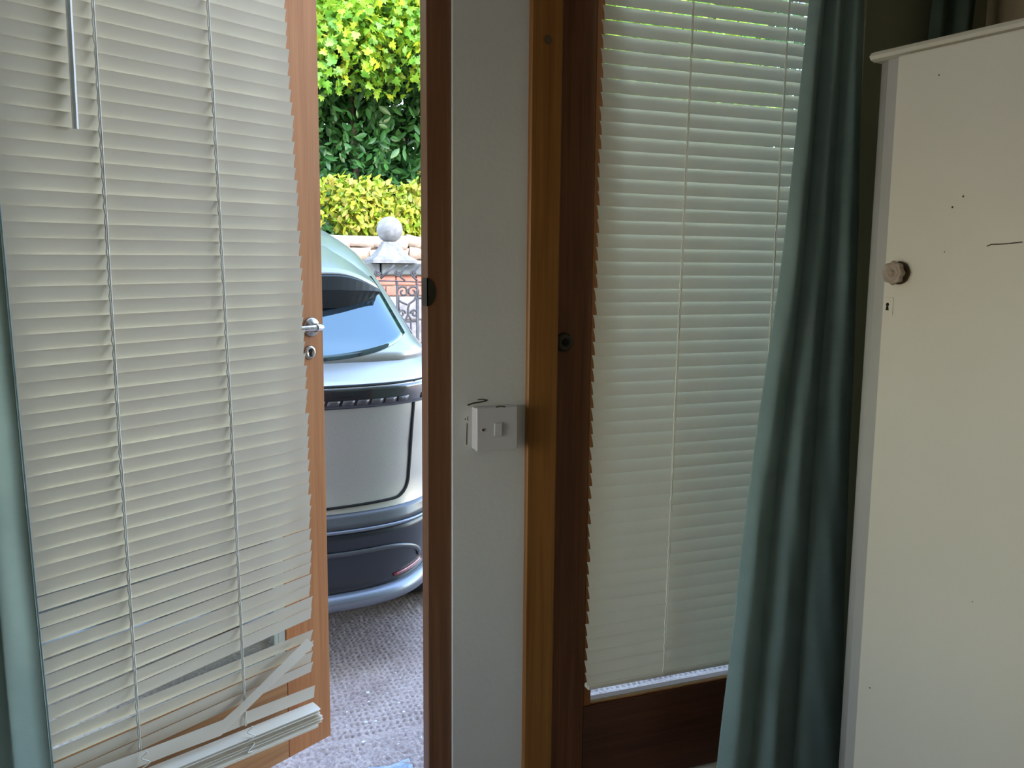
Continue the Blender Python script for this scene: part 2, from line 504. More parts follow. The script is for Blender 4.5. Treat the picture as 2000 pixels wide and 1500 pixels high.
# strike plate: half-round latch recess on the jamb edge
pl = [(.4655 + .017 * cos(a) * 1.0, 1.300 + .027 * sin(a)) for a in np.linspace(-pi / 2, pi / 2, 14)]
v, f = prism_xz(pl, 1.6385, 1.643)
o = mk('strike_plate', v, f, 'bronze', t1); o['label'] = 'dark half-round latch plate on the jamb edge'
bx('strike_plate', (.4652, .468, 1.6385, 1.672, 1.273, 1.327), 'bronze', t1)
struct(bx('trim_2', (.668, .7345, 1.618, 1.70, FZ, DTOP), 'wood_frame', None, .003), 'orange brown pine frame post right of the white pier', 'door frame')
v, f = lathe([(.0085, -.001), (.0085, .0005), (.004, .0007)], 16, 'y', (.702, 1.618, 1.782))
o = mk('wood_knot', v, f, 'knob_dark', bpy.data.objects['trim_2'])
struct(bx('trim_3', (1.442, 1.480, 1.648, 1.70, FZ, DTOP), 'wood_frame', None, .003), 'wooden frame post hidden behind the right curtain', 'door frame')
struct(bx('trim_4', (.7345, 1.442, 1.648, 1.70, DTOP - .06, DTOP), 'wood_frame', None, .003), 'wooden head of the right door frame', 'door frame')
struct(bx('trim_5', (-.44, .466, 1.640, 1.70, DTOP - .05, DTOP), 'wood_frame', None, .003), 'wooden head of the open doorway', 'door frame')
struct(bx('trim_6', (-.44, -.393, 1.640, 1.70, FZ, DTOP), 'wood_frame', None, .003), 'wooden hinge jamb behind the left curtain', 'door frame')
struct(bx('trim_7', (.7345, 1.48, 1.60, 1.72, FZ, .170), 'sill', None, .004), 'pale sill strip beneath the dark closed door', 'sill')
struct(bx('trim_8', (-.393, .466, 1.62, 1.74, 0, .135), 'sill', None, .004), 'pale threshold of the open doorway', 'sill')

# ------------------------------------------------------------------ doors (local: x along leaf, room face at y=0, z from leaf bottom)
def door_leaf(name, loc, rz, W, Ht, glass, wood, wood_x, bead, bead_w, bead_b):
    """glass: (x0, x1, z0, z1) in leaf coordinates"""
    T = .044
    gx0, gx1, gz0, gz1 = glass
    e = empty(name, loc, rz)
    bx('stile', (0, gx0, 0, T, 0, Ht), wood, e, .0015)
    bx('stile', (gx1, W, 0, T, 0, Ht), wood, e, .0015)
    bx('bottom_rail', (gx0, gx1, .0005, T - .0005, 0, gz0), wood_x, e, .0012)
    bx('top_rail', (gx0, gx1, .0005, T - .0005, gz1, Ht), wood_x, e, .0012)
    bx('glass_pane', (gx0, gx1, .020, .024, gz0, gz1), 'glass', e)
    for s in (0, 1):
        a = gx0 if s == 0 else gx1 - bead_w
        bx('glazing_bead', (a, a + bead_w, .002, .019, gz0, gz1), bead, e, .002)
    bx('glazing_bead', (gx0 + bead_w, gx1 - bead_w, .004, .019, gz0, gz0 + bead_b), bead, e, .0015)
    bx('glazing_bead', (gx0 + bead_w, gx1 - bead_w, .004, .019, gz1 - bead_w, gz1), bead, e, .003)
    return e

HX, HY, ANG = -0.39, 1.69, radians(31.5)
D1Z = .152
d1 = door_leaf('door_1', (HX, HY, D1Z), ANG, .867, 1.93, (.130, .734, .250, 1.80), 'wood_open', 'wood_open_x', 'bead_grey', .022, .016)
tag(d1, 'honey coloured wooden door standing open outwards with glazed middle', 'door', None, 'structure')
# lever handle on round rose, keyhole escutcheon
hz = 1.203 - D1Z
v, f = lathe([(.0235, 0), (.0235, .003), (.021, .006), (.013, .008), (.011, .010)], 28, 'y', (.830, 0, hz))
rose = mk('rose', v, f, 'nickel', d1, True); rose['label'] = 'round worn metal rose of the lever handle'
pts = [(.832, -.006, hz), (.834, -.014, hz), (.838, -.021, hz), (.836, -.026, hz), (.828, -.0275, hz), (.80, -.0275, hz), (.76, -.027, hz), (.735, -.025, hz)]
v, f = tube(pts, [.010, .0095, .0095, .0095, .0085, .0068, .0068, .006], 14)
lev = mk('lever', v, f, 'chrome', d1, True)
v, f = lathe([(.0105, 0), (.0105, .006)], 16, 'x', (.826, -.0275, hz)); mk('collar', v, f, 'chrome', lev, True)
kz = 1.143 - D1Z
v, f = lathe([(.0165, 0), (.0165, .002), (.0145, .0045), (.010, .0055), (.0085, .0045)], 24, 'y', (.824, 0, kz), 10, .05)
esc = mk('keyhole_plate', v, f, 'nickel', d1, True)
def keyhole(cx, cz, s, y, parent):
    pl = [(cx + .0042 * s * cos(a), cz + .0045 * s + .0042 * s * sin(a)) for a in np.linspace(-pi * .32, pi * 1.32, 14)]
    pl += [(cx - .0042 * s, cz - .0105 * s), (cx + .0042 * s, cz - .0105 * s)]
    v, f = prism_xz(pl, y - .0008, y + .0006)
    return mk('keyhole', v, f, 'black', parent)
keyhole(.824, kz, .95, -.0055, esc)
bx('latch_plate', (.8665, .8685, .010, .034, hz - .10, hz + .05), 'nickel', d1)

D2X, D2Y, D2Z = .737, 1.655, .177
d2 = door_leaf('door_2', (D2X, D2Y, D2Z), 0, .703, 1.92, (.0885, .655, .205, 1.79), 'wood_dark', 'wood_dark_x', 'wood_bead', .019, .004)
tag(d2, 'dark stained closed door with a tall glazed panel behind the right blind', 'door', None, 'structure')
lz = 1.196 - D2Z
v, f = lathe([(.0195, 0), (.0195, .004), (.017, .009), (.012, .011), (.010, .010)], 28, 'y', (.762 - D2X, 0, lz))
lr = mk('lock_rose', v, f, 'bronze', d2, True); lr['label'] = 'tarnished round lock rose'
v, f = lathe([(.007, 0), (.007, .0015)], 14, 'y', (.762 - D2X, -.0105, lz)); mk('keyhole', v, f, 'black', lr)
bx('bolt', (.010, .026, -.012, 0, .0, .055), 'nickel', d2, .002)
# weather bar behind the open door's bottom rail
bx('kick_strip', (.02, .847, .044, .060, .01, .05), 'wood_open_x', d1, .003)

# ------------------------------------------------------------------ venetian blinds
def slat_mesh(name, L, w=.035, camber=.0030, mat='slat', nseg=6, nx=14, bend=None):
    v, f = [], []
    for i in range(nx + 1):
        x = L * i / nx
        for k in range(nseg + 1):
            t = -0.5 + k / nseg
            dx = 0.0
            z = camber * (1 - (2 * t) ** 2)
            p = [x + dx, t * w, z]
            v.append(tuple(p))
    for i in range(nx):
        for k in range(nseg):
            a = i * (nseg + 1) + k
            f.append((a, a + nseg + 1, a + nseg + 2, a + 1))
    me = bpy.data.meshes.new(name)
    me.from_pydata(v, [], f)
    me.polygons.foreach_set('use_smooth', [True] * len(me.polygons))
    me.materials.append(M[mat]); me.update()
    return me

def cord_path(p0, p1, n, wig, rnd):
    P = []
    for i in range(n + 1):
        t = i / n
        a = (-1) ** i * wig * rnd.uniform(.4, 1.2)
        P.append((p0[0] + (p1[0] - p0[0]) * t + a, p0[1] + (p1[1] - p0[1]) * t + rnd.uniform(-.0006, .0006), p0[2] + (p1[2] - p0[2]) * t))
    return P

PITCH = .0278
SLAT_W = .0315
# ---- right blind: closed door, outer edges of the slats up
BB2 = .445
b2 = empty('venetian_blind', (D2X, 1.628, BB2))
tag(b2, 'cream venetian blind hanging straight over the dark closed door', 'blind', 'venetian blinds')
L2 = .617
sm2 = slat_mesh('slat', L2, w=SLAT_W, camber=.0026, mat='slat')
x0 = .817 - D2X
rr = random.Random(3)
n2 = 57
for i in range(n2):
    z = .445 + .014 + i * PITCH - BB2
    o = bpy.data.objects.new('slat', sm2); COL.objects.link(o); o.parent = b2
    tl = 65.0 + 6.0 * min(1, i / 40) + rr.uniform(-1.2, 1.2)
    if i > 47: tl -= (i - 47) * .3
    zz = i * PITCH
    o.location = (x0 + .0085 * max(0, (zz - .4)) * .9 + rr.uniform(-.002, .002), rr.uniform(-.0006, .0006), z)
    o.rotation_euler = (radians(tl), radians(rr.uniform(-.10, .10)), radians(rr.uniform(-.12, .12)))
bx('bottom_rail', (x0, x0 + L2, -.010, .010, -.006, .006), 'slat', b2, .003)
bx('head_rail', (x0, x0 + L2 + .01, -.016, .016, 1.60, 1.635), 'slat', b2, .002)
for cx in (1.004 - D2X, 1.240 - D2X):
    top = (cx + .016, -.0165, 1.60); bot = (cx - .002, -.0135, .0)
    v, f = tube(cord_path((top[0] + .0035, top[1], top[2]), (bot[0] + .0035, bot[1], bot[2]), 8, .0, rr), .0007, 6); mk('ladder_cord', v, f, 'cord', b2, True)
    v, f = tube(cord_path(top, bot, 116, .0016, rr), .0011, 6); mk('lift_cord', v, f, 'cord', b2, True)
v, f = tube([(1.318 - D2X, -.020, 1.60), (1.3175 - D2X, -.022, 1.2), (1.316 - D2X, -.022, .70)], .0011, 6); pc = mk('pull_cord', v, f, 'cord', b2, True)
v, f = lathe([(.0025, .0), (.006, .004), (.005, .020), (.002, .024)], 12, 'z', (1.316 - D2X, -.022, .68)); mk('cord_toggle', v, f, 'wand', pc, True)

# ---- left blind: on the open door, inner edges of the slats up, broken at the foot
BB1 = .232
OFF1 = .042
_n = Vector((sin(ANG), -cos(ANG), 0))
b1 = empty('venetian_blind', (HX + _n.x * OFF1, HY + _n.y * OFF1, BB1), ANG)
tag(b1, 'ivory venetian blind with a sagging broken foot on the open door', 'blind', 'venetian blinds')
L1 = .668
sm1 = slat_mesh('slat', L1, w=SLAT_W, camber=.0008, mat='slat_warm')
def right_end(z):
    return float(np.interp(z, [.3, .555, .77, 1.015, 1.3, 1.6, 1.9, 2.0], [.778, .778, .780, .778, .771, .758, .741, .735]))
def put_slat(zr, phi, tilt, rx=None, y=0.0, zrot=0.0):
    """zr: height of the slat's right end; phi: drop to the right, degrees"""
    o = bpy.data.objects.new('slat', sm1); COL.objects.link(o); o.parent = b1
    r = right_end(zr) if rx is None else rx
    o.location = (r - L1, y, zr - BB1 + L1 * math.tan(radians(phi)))
    o.rotation_euler = (radians(tilt), radians(phi), radians(zrot))
    return o
rr = random.Random(11)
for i in range(54):
    z = .5205 + i * PITCH
    phi = -.6 - 1.9 * max(0, 1 - i / 9) + rr.uniform(-.06, .06)
    put_slat(z + rr.uniform(-.0004, .0004), phi, -(75.5 + rr.uniform(-1.0, 1.0)), right_end(z) + rr.uniform(-.0022, .0022), rr.uniform(-.0006, .0006), rr.uniform(-.15, .15))
# four slats hanging level, with a wedge above them
for i, zc in enumerate((.4645, .4375, .4105, .3845)):
    put_slat(zc, (.25, .1, 0, -.1)[i], -(71 + rr.uniform(-2, 2)), .777 + rr.uniform(-.002, .002), rr.uniform(-.001, .001))
# slat leaning on the stack, almost upright
put_slat(.3215, 4.2, -86, .780, -.004)
# the stack of gathered slats
for i in range(12):
    o = put_slat(.2470 + i * .0033, 4.45 + rr.uniform(-.1, .1), rr.uniform(1, 7) if i < 11 else 15, .786 + .006 * sin(i * .55) + rr.uniform(-.002, .002), -.005 + rr.uniform(-.0015, .0015), rr.uniform(-.2, .2))
v, f = bbox(0, L1, -.017, .013, -.006, .005, .003)
o = mk('bottom_rail', v, f, 'slat_warm', b1); o.location = (.778 - L1, -.004, .241 - BB1 + L1 * math.tan(radians(4.45))); o.rotation_euler = (radians(4), radians(4.45), 0)
bx('head_rail', (.735 - L1, .737, -.016, .016, 2.01 - BB1, 2.045 - BB1), 'slat_warm', b1, .002)
# bent slat: flat along the stack on the left, kinked upwards across the hanging slats on the right
def bent_slat():
    U = [(.110, .392), (.25, .382), (.401, .370), (.517, .362), (.551, .377), (.598, .400), (.653, .428), (.714, .457), (.747, .472)]
    Lw = [(.110, .362), (.25, .351), (.400, .338), (.510, .328), (.573, .360), (.618, .383), (.665, .404), (.728, .430), (.766, .448)]
    v, f = [], []
    ns = 4
    for i, (a, c) in enumerate(zip(U, Lw)):
        lift = (0, 0, 0, .001, .004, .007, .009, .010, .009)[i]
        for k in range(ns + 1):
            t = k / ns
            v.append((a[0] + (c[0] - a[0]) * t, -.0105 - .0016 * (1 - (2 * t - 1) ** 2) - lift, a[1] + (c[1] - a[1]) * t - BB1))
    n = ns + 1
    for i in range(len(U) - 1):
        for k in range(ns):
            a = i * n + k
            f.append((a, a + n, a + n + 1, a + 1))
    o = mk('slat', v, f, 'slat_warm', b1, True)
    o['label'] = 'loose bent slat crossing the lower slats diagonally'
bent_slat()
for (ct, cm, cb, zb) in ((.305, .315, .325, .375), (.540, .564, .576, .320)):
    for nm, dx, dy, rad, wig in (('ladder_cord', .0028, -.0012, .0013, 0), ('lift_cord', 0, -.0004, .0016, .0015)):
        y_ = -.0065
        P = []
        N = 12 if not wig else 120
        for i in range(N + 1):
            t = i / N
            z_ = 2.01 + (zb - 2.01) * t
            x_ = float(np.interp(z_, [zb, 1.05, 2.01], [cb, cm, ct])) + dx
            P.append((x_ + ((-1) ** i * wig * rr.uniform(.3, 1.2) if wig else 0), y_ + dy + rr.uniform(-.0004, .0004), z_ - BB1))
        v, f = tube(P, rad, 6); mk(nm, v, f, 'cord', b1, True)
    # slack cord knotted at the stack
    P = [(cb + .004 + .010 * sin(t * 2.3) * (.3 + t / 9), -.0205 - .004 * cos(t * 1.7), zb + .004 - BB1 - t * .0075) for t in np.linspace(0, 9, 46)]
    v, f = tube(P, .0012, 6); mk('cord_knot', v, f, 'cord', b1, True)
v, f = tube([(.262, -.013, 2.01 - BB1), (.262, -.013, 1.585 - BB1)], .0052, 6)
wnd = mk('wand', v, f, 'wand', b1); wnd['label'] = 'hexagonal clear plastic tilt wand'

# ------------------------------------------------------------------ curtains
def curtain(name, zs_, lefts, rights, y0, amp, waves, phase, mat, nu=150, nz=70, seed=0, sharp=1.0, loc=None):
    zt, zb = max(zs_), min(zs_)
    rz_ = random.Random(seed)
    o_ = np.argsort(zs_)
    Z, Lf, Rg = np.array(zs_)[o_], np.array(lefts)[o_], np.array(rights)[o_]
    v, f = [], []
    k = [rz_.uniform(0, 6.28) for _ in range(8)]
    for j in range(nz + 1):
        z = zb + (zt - zb) * j / nz
        l, r = np.interp(z, Z, Lf), np.interp(z, Z, Rg)
        for i in range(nu + 1):
            u = i / nu
            drift = .30 * sin(1.1 * z + k[0]) * (1 - u) * u * 2
            ph = pi * (waves * u + drift * .5) + phase
            a = amp * (.75 + .35 * sin(4.1 * u + k[1] + z * .5))
            y = y0 + amp * .6 - a * abs(sin(ph)) ** sharp + .002 * sin(2.3 * ph + k[2] + z * 1.6) + .0014 * sin(6 * z + 9 * u + k[3]) + .0007 * sin(19 * z + 27 * u + k[4])
            xx = l + (r - l) * u + .16 * (r - l) / (pi * waves) * sin(2 * ph + .6)
            v.append((xx, y, z))
    n = nu + 1
    for j in range(nz):
        for i in range(nu):
            a = j * n + i
            f.append((a, a + 1, a + n + 1, a + n))
    loc = loc or (0.5 * (lefts[0] + rights[0]), y0, zb)
    o = mk(name, v, f, mat, None, True, loc)
    o.location = loc
    sd = o.modifiers.new('cloth thickness', 'SOLIDIFY'); sd.thickness = .0022; sd.offset = 0
    return o, v, n, nz
cr, cv, cn, cnz = curtain('curtain', [2.30, 1.92, 1.37, .87, .33, .15], [1.252, 1.230, 1.192, 1.130, 1.086, 1.072], [1.372, 1.384, 1.406, 1.418, 1.435, 1.44], 1.515, .032, 2.9, .35, 'curtain', seed=4, sharp=.75)
tag(cr, 'teal linen curtain bunched beside the cream wardrobe', 'curtain', 'teal curtains')
cl, lv, ln, lnz = curtain('curtain', [2.30, 1.48, 1.27, .97, .54, .15], [-.60, -.61, -.62, -.63, -.64, -.65], [-.226, -.2194, -.2151, -.208, -.196, -.186], 1.505, .026, 4.6, .3, 'curtain', seed=9, sharp=.75)
tag(cl, 'teal linen curtain at the left edge beside the ivory blind', 'curtain', 'teal curtains')
hp = [lv[j * ln + ln - 1] for j in range(0, lnz + 1, 2)]
lc = cl.location
v, f = tube([(p[0] - lc.x, p[1] - lc.y, p[2] - lc.z) for p in hp], .0022, 6)
o = mk('hem', v, f, 'hem', cl, True); o['label'] = 'pale stitched edge of the curtain'
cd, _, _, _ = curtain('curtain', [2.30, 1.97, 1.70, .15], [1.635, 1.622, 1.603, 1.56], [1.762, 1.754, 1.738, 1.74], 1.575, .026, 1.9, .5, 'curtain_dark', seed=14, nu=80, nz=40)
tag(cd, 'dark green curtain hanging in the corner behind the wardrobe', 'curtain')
v, f = tube([(-1.0, 1.51, 2.325), (1.78, 1.51, 2.325)], .014, 16)
cp = mk('curtain_pole', v, f, 'wood_dark_x', None, True)
tag(cp, 'dark wooden curtain pole above the doors', 'curtain pole')
for px in (-.95, .59, 1.45):
    bx('bracket', (px - .01, px + .01, 1.51, WY, 2.30, 2.345), 'bronze', cp, .003)

# ------------------------------------------------------------------ light switch
sw = empty('light_switch', (.5955, WY, .990))
tag(sw, 'white single rocker light switch on a surface box on the pier', 'light switch')
v, f = bbox(-.0425, .0425, -.0265, 0, 0.001, .085, .003, 2); mk('back_box', v, f, 'switch', sw)
v, f = bbox(-.0435, .0435, -.0345, -.0265, 0, .087, .0028, 3); mk('face_plate', v, f, 'switch', sw)
v, f = bbox(-.0075, .0085, -.0345, -.031, .0315, .0575, .0012, 2); rk = mk('rocker', v, f, 'switch', sw); rk.rotation_euler = (radians(3), 0, 0); rk.location = (0, -.002, 0)
g = G().box(-.010, -.0082, -.0352, -.034, .030, .059).box(.0092, .011, -.0352, -.034, .030, .059)
v, f = lathe([(.0046, 0), (.0046, .0008), (.0035, .0012)], 14, 'y', (-.030, -.0343, .0435)); sc_ = mk('screw_cap', v, f, 'switch', sw)
v, f = lathe([(.0029, 0), (.0029, .0006)], 12, 'y', (-.030, -.0353, .0435)); mk('screw', v, f, 'chip', sw)
flake('paint_chip', [(-.004, .0872), (.006, .0888), (.016, .0868)], .0010, -.0352, 'chip', sw)

# ------------------------------------------------------------------ wardrobe (local: x along front towards the camera, room face at y=0, y>0 into the carcass)
WK = .93
wx, wy = 1.380 * WK, 1.421 * WK
wrz = radians(-80.0)          # local x -> (cos -80, sin -80) = (.1736, -.985)
wd = empty('wardrobe', (wx, wy, FZ), wrz)
tag(wd, 'tall cream painted wardrobe with a carved knob at the right', 'wardrobe')
WH = CAM_Z + (1.772 - CAM_Z) * WK - FZ      # top of the door
FAR = -.064
WID = .80
RC = .028
poly = [(FAR + RC - RC * cos(a), .018 + RC - RC * sin(a)) for a in np.linspace(0, pi / 2, 12)] + [(WID, .018), (WID, .36), (FAR, .36)]
n = len(poly)
v = [(x, y, 0) for x, y in poly] + [(x, y, WH + .004) for x, y in poly]
f = [tuple(range(n - 1, -1, -1)), tuple(range(n, 2 * n))] + [(i, (i + 1) % n, (i + 1) % n + n, i + n) for i in range(n)]
wb_ = mk('body', v, f, 'wardrobe_shaded', wd)
for q in wb_.data.polygons:
    if len(q.vertices) == 4 and q.index < 13: q.use_smooth = True
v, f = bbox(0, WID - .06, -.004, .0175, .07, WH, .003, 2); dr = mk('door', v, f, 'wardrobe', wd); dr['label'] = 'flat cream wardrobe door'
bx('plinth', (FAR + .01, WID - .01, .012, .03, 0, .065), 'wardrobe_shaded', wd, .003)
# rounded cornice over the door
prof = [(.36, WH + .004), (.36, WH + .020), (.016, WH + .022), (.004, WH + .018), (-.002, WH + .011), (.002, WH + .005), (.012, WH + .002)]
v, f = [], []
for x in (FAR, WID):
    v += [(x, y, z) for y, z in prof]
n = len(prof)
f = [tuple(range(n - 1, -1, -1)), tuple(range(n, 2 * n))] + [(i, (i + 1) % n, (i + 1) % n + n, i + n) for i in range(n)]
mk('cornice', v, f, 'wardrobe', wd)
KZ = CAM_Z + (1.344 - CAM_Z) * WK - FZ
kx = .036 * WK
v, f = lathe([(.0215, 0), (.0215, .005), (.012, .007), (.010, .013)], 24, 'y', (kx, -.004, KZ)); kb = mk('knob', v, f, 'knob_dark', dr, True)
kb.parent = wd
v, f = lathe([(.010, .0), (.0205, .003), (.0215, .008), (.020, .0125), (.0175, .0150), (.0160, .0120), (.0145, .0120), (.0130, .0155), (.0110, .0155), (.0095, .0125), (.0075, .0125), (.0060, .0165), (.0040, .0190), (.0005, .0200)], 64, 'y', (kx, -.016, KZ), 8, .07)
ro = mk('rosette', v, f, 'knob', kb, True); ro['label'] = 'carved flower rosette face of the knob'
EZ = CAM_Z + (1.276 - CAM_Z) * WK - FZ
v, f = bbox(.003, .024, -.0052, -.004, EZ - .017, EZ + .017, .0005); ep = mk('keyhole_plate', v, f, 'wardrobe', wd)
keyhole(.0125, EZ, .75, -.0053, ep)
def wchip(px, pz, r, name='paint_chip'):
    v, f = lathe([(r, 0), (r * .8, .0006)], 9, 'y', (px, -.0038, pz)); mk(name, v, f, 'chip', dr)
def wpix(u, z): return u * WK, CAM_Z + (z - CAM_Z) * WK - FZ
CHIPS = [(.1385, 1.469, .0022), (.1585, 1.488, .0022), (.0915, 1.7195, .0016), (.030, .455, .0018), (.129, 1.385, .0012), (.2385, .72, .0012)]
for (u, z, r) in CHIPS:
    a, b_ = wpix(u, z); wchip(a, b_, r)
sx0, sz0 = wpix(.212, 1.3945)
P = [(sx0 + .0 , sz0), (sx0 + .008, sz0 + .003), (sx0 + .020, sz0 + .003), (sx0 + .034, sz0 + .0035), (sx0 + .06, sz0 + .006)]
poly = [(x, z + .0011) for x, z in P] + [(x, z - .0008) for x, z in reversed(P)]
v, f = prism_xz(poly, -.0046, -.0036); mk('scratch', v, f, 'chip', dr)

# ------------------------------------------------------------------ drive outside
def grid_mesh(name, xs_, ys_, H, mat):
    nx_, ny_ = len(xs_), len(ys_)
    X, Y = np.meshgrid(xs_, ys_)
    vv = np.stack([X, Y, H(X, Y)], -1).reshape(-1, 3)
    i = np.arange(nx_ - 1); j = np.arange(ny_ - 1)
    I, J = np.meshgrid(i, j)
    a = (J * nx_ + I).ravel()
    q = np.stack([a, a + 1, a + nx_ + 1, a + nx_], -1)
    me = bpy.data.meshes.new(name)
    me.vertices.add(len(vv)); me.vertices.foreach_set('co', vv.ravel())
    me.loops.add(q.size); me.loops.foreach_set('vertex_index', q.ravel().astype(np.int32))
    me.polygons.add(len(q)); me.polygons.foreach_set('loop_start', (np.arange(len(q)) * 4).astype(np.int32))
    me.polygons.foreach_set('use_smooth', [True] * len(q))
    me.materials.append(M[mat]); me.update(calc_edges=True); me.validate()
    o = bpy.data.objects.new(name, me); COL.objects.link(o)
    return o
hn = rng.random((90, 90))
def vnoise(X, Y, s):
    x, y = X / s, Y / s
    xi, yi = np.floor(x).astype(int), np.floor(y).astype(int)
    fx, fy = x - xi, y - yi
    fx, fy = fx * fx * (3 - 2 * fx), fy * fy * (3 - 2 * fy)
    g_ = lambda a, b_: hn[a % 90, b_ % 90]
    return (g_(xi, yi) * (1 - fx) + g_(xi + 1, yi) * fx) * (1 - fy) + (g_(xi, yi + 1) * (1 - fx) + g_(xi + 1, yi + 1) * fx) * fy
def Hd(X, Y):
    wob = (vnoise(X, Y, .05) - .5) * .012
    pit = np.maximum(0, sin_(2 * pi * (X + wob) / .0195)) ** .6 * np.maximum(0, sin_(2 * pi * (Y + wob) / .027)) ** .6
    band = np.clip(np.abs(Y - 2.352 - .004 * np.sin(9 * X)) / .016 - .35, 0, 1)
    rough = (vnoise(X, Y, .011) - .5) * .006 + (vnoise(X + 3, Y + 1, .03) - .5) * .006
    near = np.clip((2.36 - Y) / .05, 0, 1)
    far = np.clip((3.3 - Y) / .9, .3, 1)
    h = .0105 * (1 - pit * (1 - .55 * near) * far) + rough * (.45 + 1.1 * near)
    return h * band + (1 - band) * .0115 - .004
sin_ = np.sin
gd = grid_mesh('driveway_paving', np.arange(-.45, 1.75, .0036), np.arange(1.745, 3.60, .0042), Hd, 'ground')
tag(gd, 'grey grid textured concrete paving outside the open door', 'paving', None, 'structure')
gg = bx('ground', (-30, 34, 1.70, 40, -.4, -.006), 'ground')
tag(gg, 'grey concrete drive running out under the parked car', 'ground', None, 'structure')

# pale chips on the paving
g = G()
rr = random.Random(21)
CH = [(.47, 2.335, .012), (.60, 2.33, .008), (.56, 2.29, .010), (.635, 2.30, .012), (.44, 2.30, .010), (.50, 2.44, .012), (.53, 2.435, .010), (.62, 2.46, .008), (.545, 2.62, .013), (.535, 2.56, .010), (.62, 2.52, .008), (.46, 2.52, .007), (.66, 2.72, .008)]
CH = [(a, b_, c * .55) for a, b_, c in CH]
CH += [(rr.uniform(.25, .95), rr.uniform(2.1, 3.0), rr.uniform(.0015, .0032)) for _ in range(110)]
for x, y, r in CH:
    n = 6
    top = [(x + r * rr.uniform(.6, 1) * cos(2 * pi * k / n), y + r * rr.uniform(.5, .9) * sin(2 * pi * k / n), .0085) for k in range(n)]
    low = [(a[0], a[1], .003) for a in top]
    g.add(low + top, [tuple(range(n, 2 * n))] + [(k, (k + 1) % n, (k + 1) % n + n, k + n) for k in range(n)])
o = mk('paving_chips', g.v, g.f, 'white_chip')
tag(o, 'tiny white chips scattered over the paving', 'chips', None, 'stuff')

# crumpled wrapper at the door foot
nv = 15
v, f = [], []
rr = random.Random(5)
for j in range(nv):
    for i in range(nv):
        u, w_ = i / (nv - 1), j / (nv - 1)
        x = .435 + .125 * u + .02 * w_ * (u - .5); y = 2.06 + .150 * w_ - .02 * sin(3 * u)
        v.append((x + rr.uniform(-.003, .003), y, .008 + .016 * abs(sin(7 * w_ + 4 * u * (1 - w_) + 1)) * sin(pi * min(1, w_ + .15)) + rr.uniform(0, .004)))
for j in range(nv - 1):
    for i in range(nv - 1):
        a = j * nv + i; f.append((a, a + 1, a + nv + 1, a + nv))
wr = mk('plastic_wrapper', v, f, 'plastic_blue')
sd = wr.modifiers.new('thick', 'SOLIDIFY'); sd.thickness = .0008
tag(wr, 'crumpled pale blue plastic wrapper lying on the paving by the door', 'wrapper')

# ------------------------------------------------------------------ parked car
CX, CYM = 0.10, 4.92
car = empty('car', (CX, CYM, 0))
tag(car, 'grey hatchback parked outside with its rear towards the open door', 'car')
PZ = [.20, .24, .28, .33, .40, .47, .50, .53, .56, .62, .75, .88, .94, .965, .985, 1.005, 1.03, 1.06, 1.10, 1.16, 1.22, 1.28, 1.34, 1.40, 1.45, 1.49, 1.52, 1.54, 1.552, 1.56]
PR = [2.86, 2.78, 2.745, 2.755, 2.745, 2.740, 2.738, 2.752, 2.765, 2.775, 2.770, 2.752, 2.742, 2.738, 2.775, 2.835, 2.885, 2.915, 2.950, 3.01, 3.07, 3.13, 3.22, 3.36, 3.54, 3.74, 3.95, 4.18, 4.4, 4.7]
PF = [6.90, 6.98, 7.02, 7.06, 7.08, 7.09, 7.09, 7.09, 7.09, 7.08, 7.02, 6.90, 6.80, 6.74, 6.70, 6.64, 6.56, 6.50, 6.42, 6.30, 6.18, 6.05, 5.92, 5.77, 5.62, 5.46, 5.32, 5.18, 5.05, 4.85]
PW = [.78, .83, .855, .875, .895, .905, .905, .905, .91, .915, .92, .915, .90, .890, .880, .860, .835, .815, .785, .755, .725, .695, .665, .635, .600, .572, .54, .50, .44, .28]
def EX(z): return float(np.interp(z, [.97, 1.06], [5.0, 8.0]))
def sl(z):
    return float(np.interp(z, PZ, PR)), float(np.interp(z, PZ, PF)), float(np.interp(z, PZ, PW))
def rear(x, z, off=0.0):
    r, f_, w = sl(z)
    L = (f_ - r) / 2
    c = min(.9995, abs(x) / w); EXP = EX(z)
    return (x, r + L * (1 - (1 - c ** EXP) ** (1 / EXP)) - off - CYM, z)
def side(y, z, sgn, off=0.0):
    r, f_, w = sl(z)
    L = (f_ - r) / 2; yc = (f_ + r) / 2
    c = min(.9995, abs(y - yc) / L); EXP = EX(z)
    return (sgn * (w * (1 - c ** EXP) ** (1 / EXP) + off), y - CYM, z)
def ring_mesh(name, z0, z1, mat, parent, n=120, cap_top=False, cap_bot=False, per=1):
    zz = sorted(set([z0, z1] + [z for z in PZ if z0 < z < z1]))
    fine = []
    for a, b_ in zip(zz[:-1], zz[1:]):
        k = max(1, int((b_ - a) / .02))
        fine += [a + (b_ - a) * i / k for i in range(k)]
    zz = fine + [z1]
    v, f = [], []
    for z in zz:
        r, f_, w = sl(z); EXP = EX(z)
        L = (f_ - r) / 2; yc = (f_ + r) / 2
        for k in range(n):
            a = 2 * pi * (k + .5) / n
            ca, sa = cos(a), sin(a)
            v.append((w * math.copysign(abs(ca) ** (2 / EXP), ca), yc + L * math.copysign(abs(sa) ** (2 / EXP), sa) - CYM, z))
    for i in range(len(zz) - 1):
        for k in range(n):
            f.append((i * n + k, i * n + (k + 1) % n, (i + 1) * n + (k + 1) % n, (i + 1) * n + k))
    if cap_top: f.append(tuple(range((len(zz) - 1) * n, len(zz) * n)))
    if cap_bot: f.append(tuple(range(n - 1, -1, -1)))
    return mk(name, v, f, mat, parent, True)
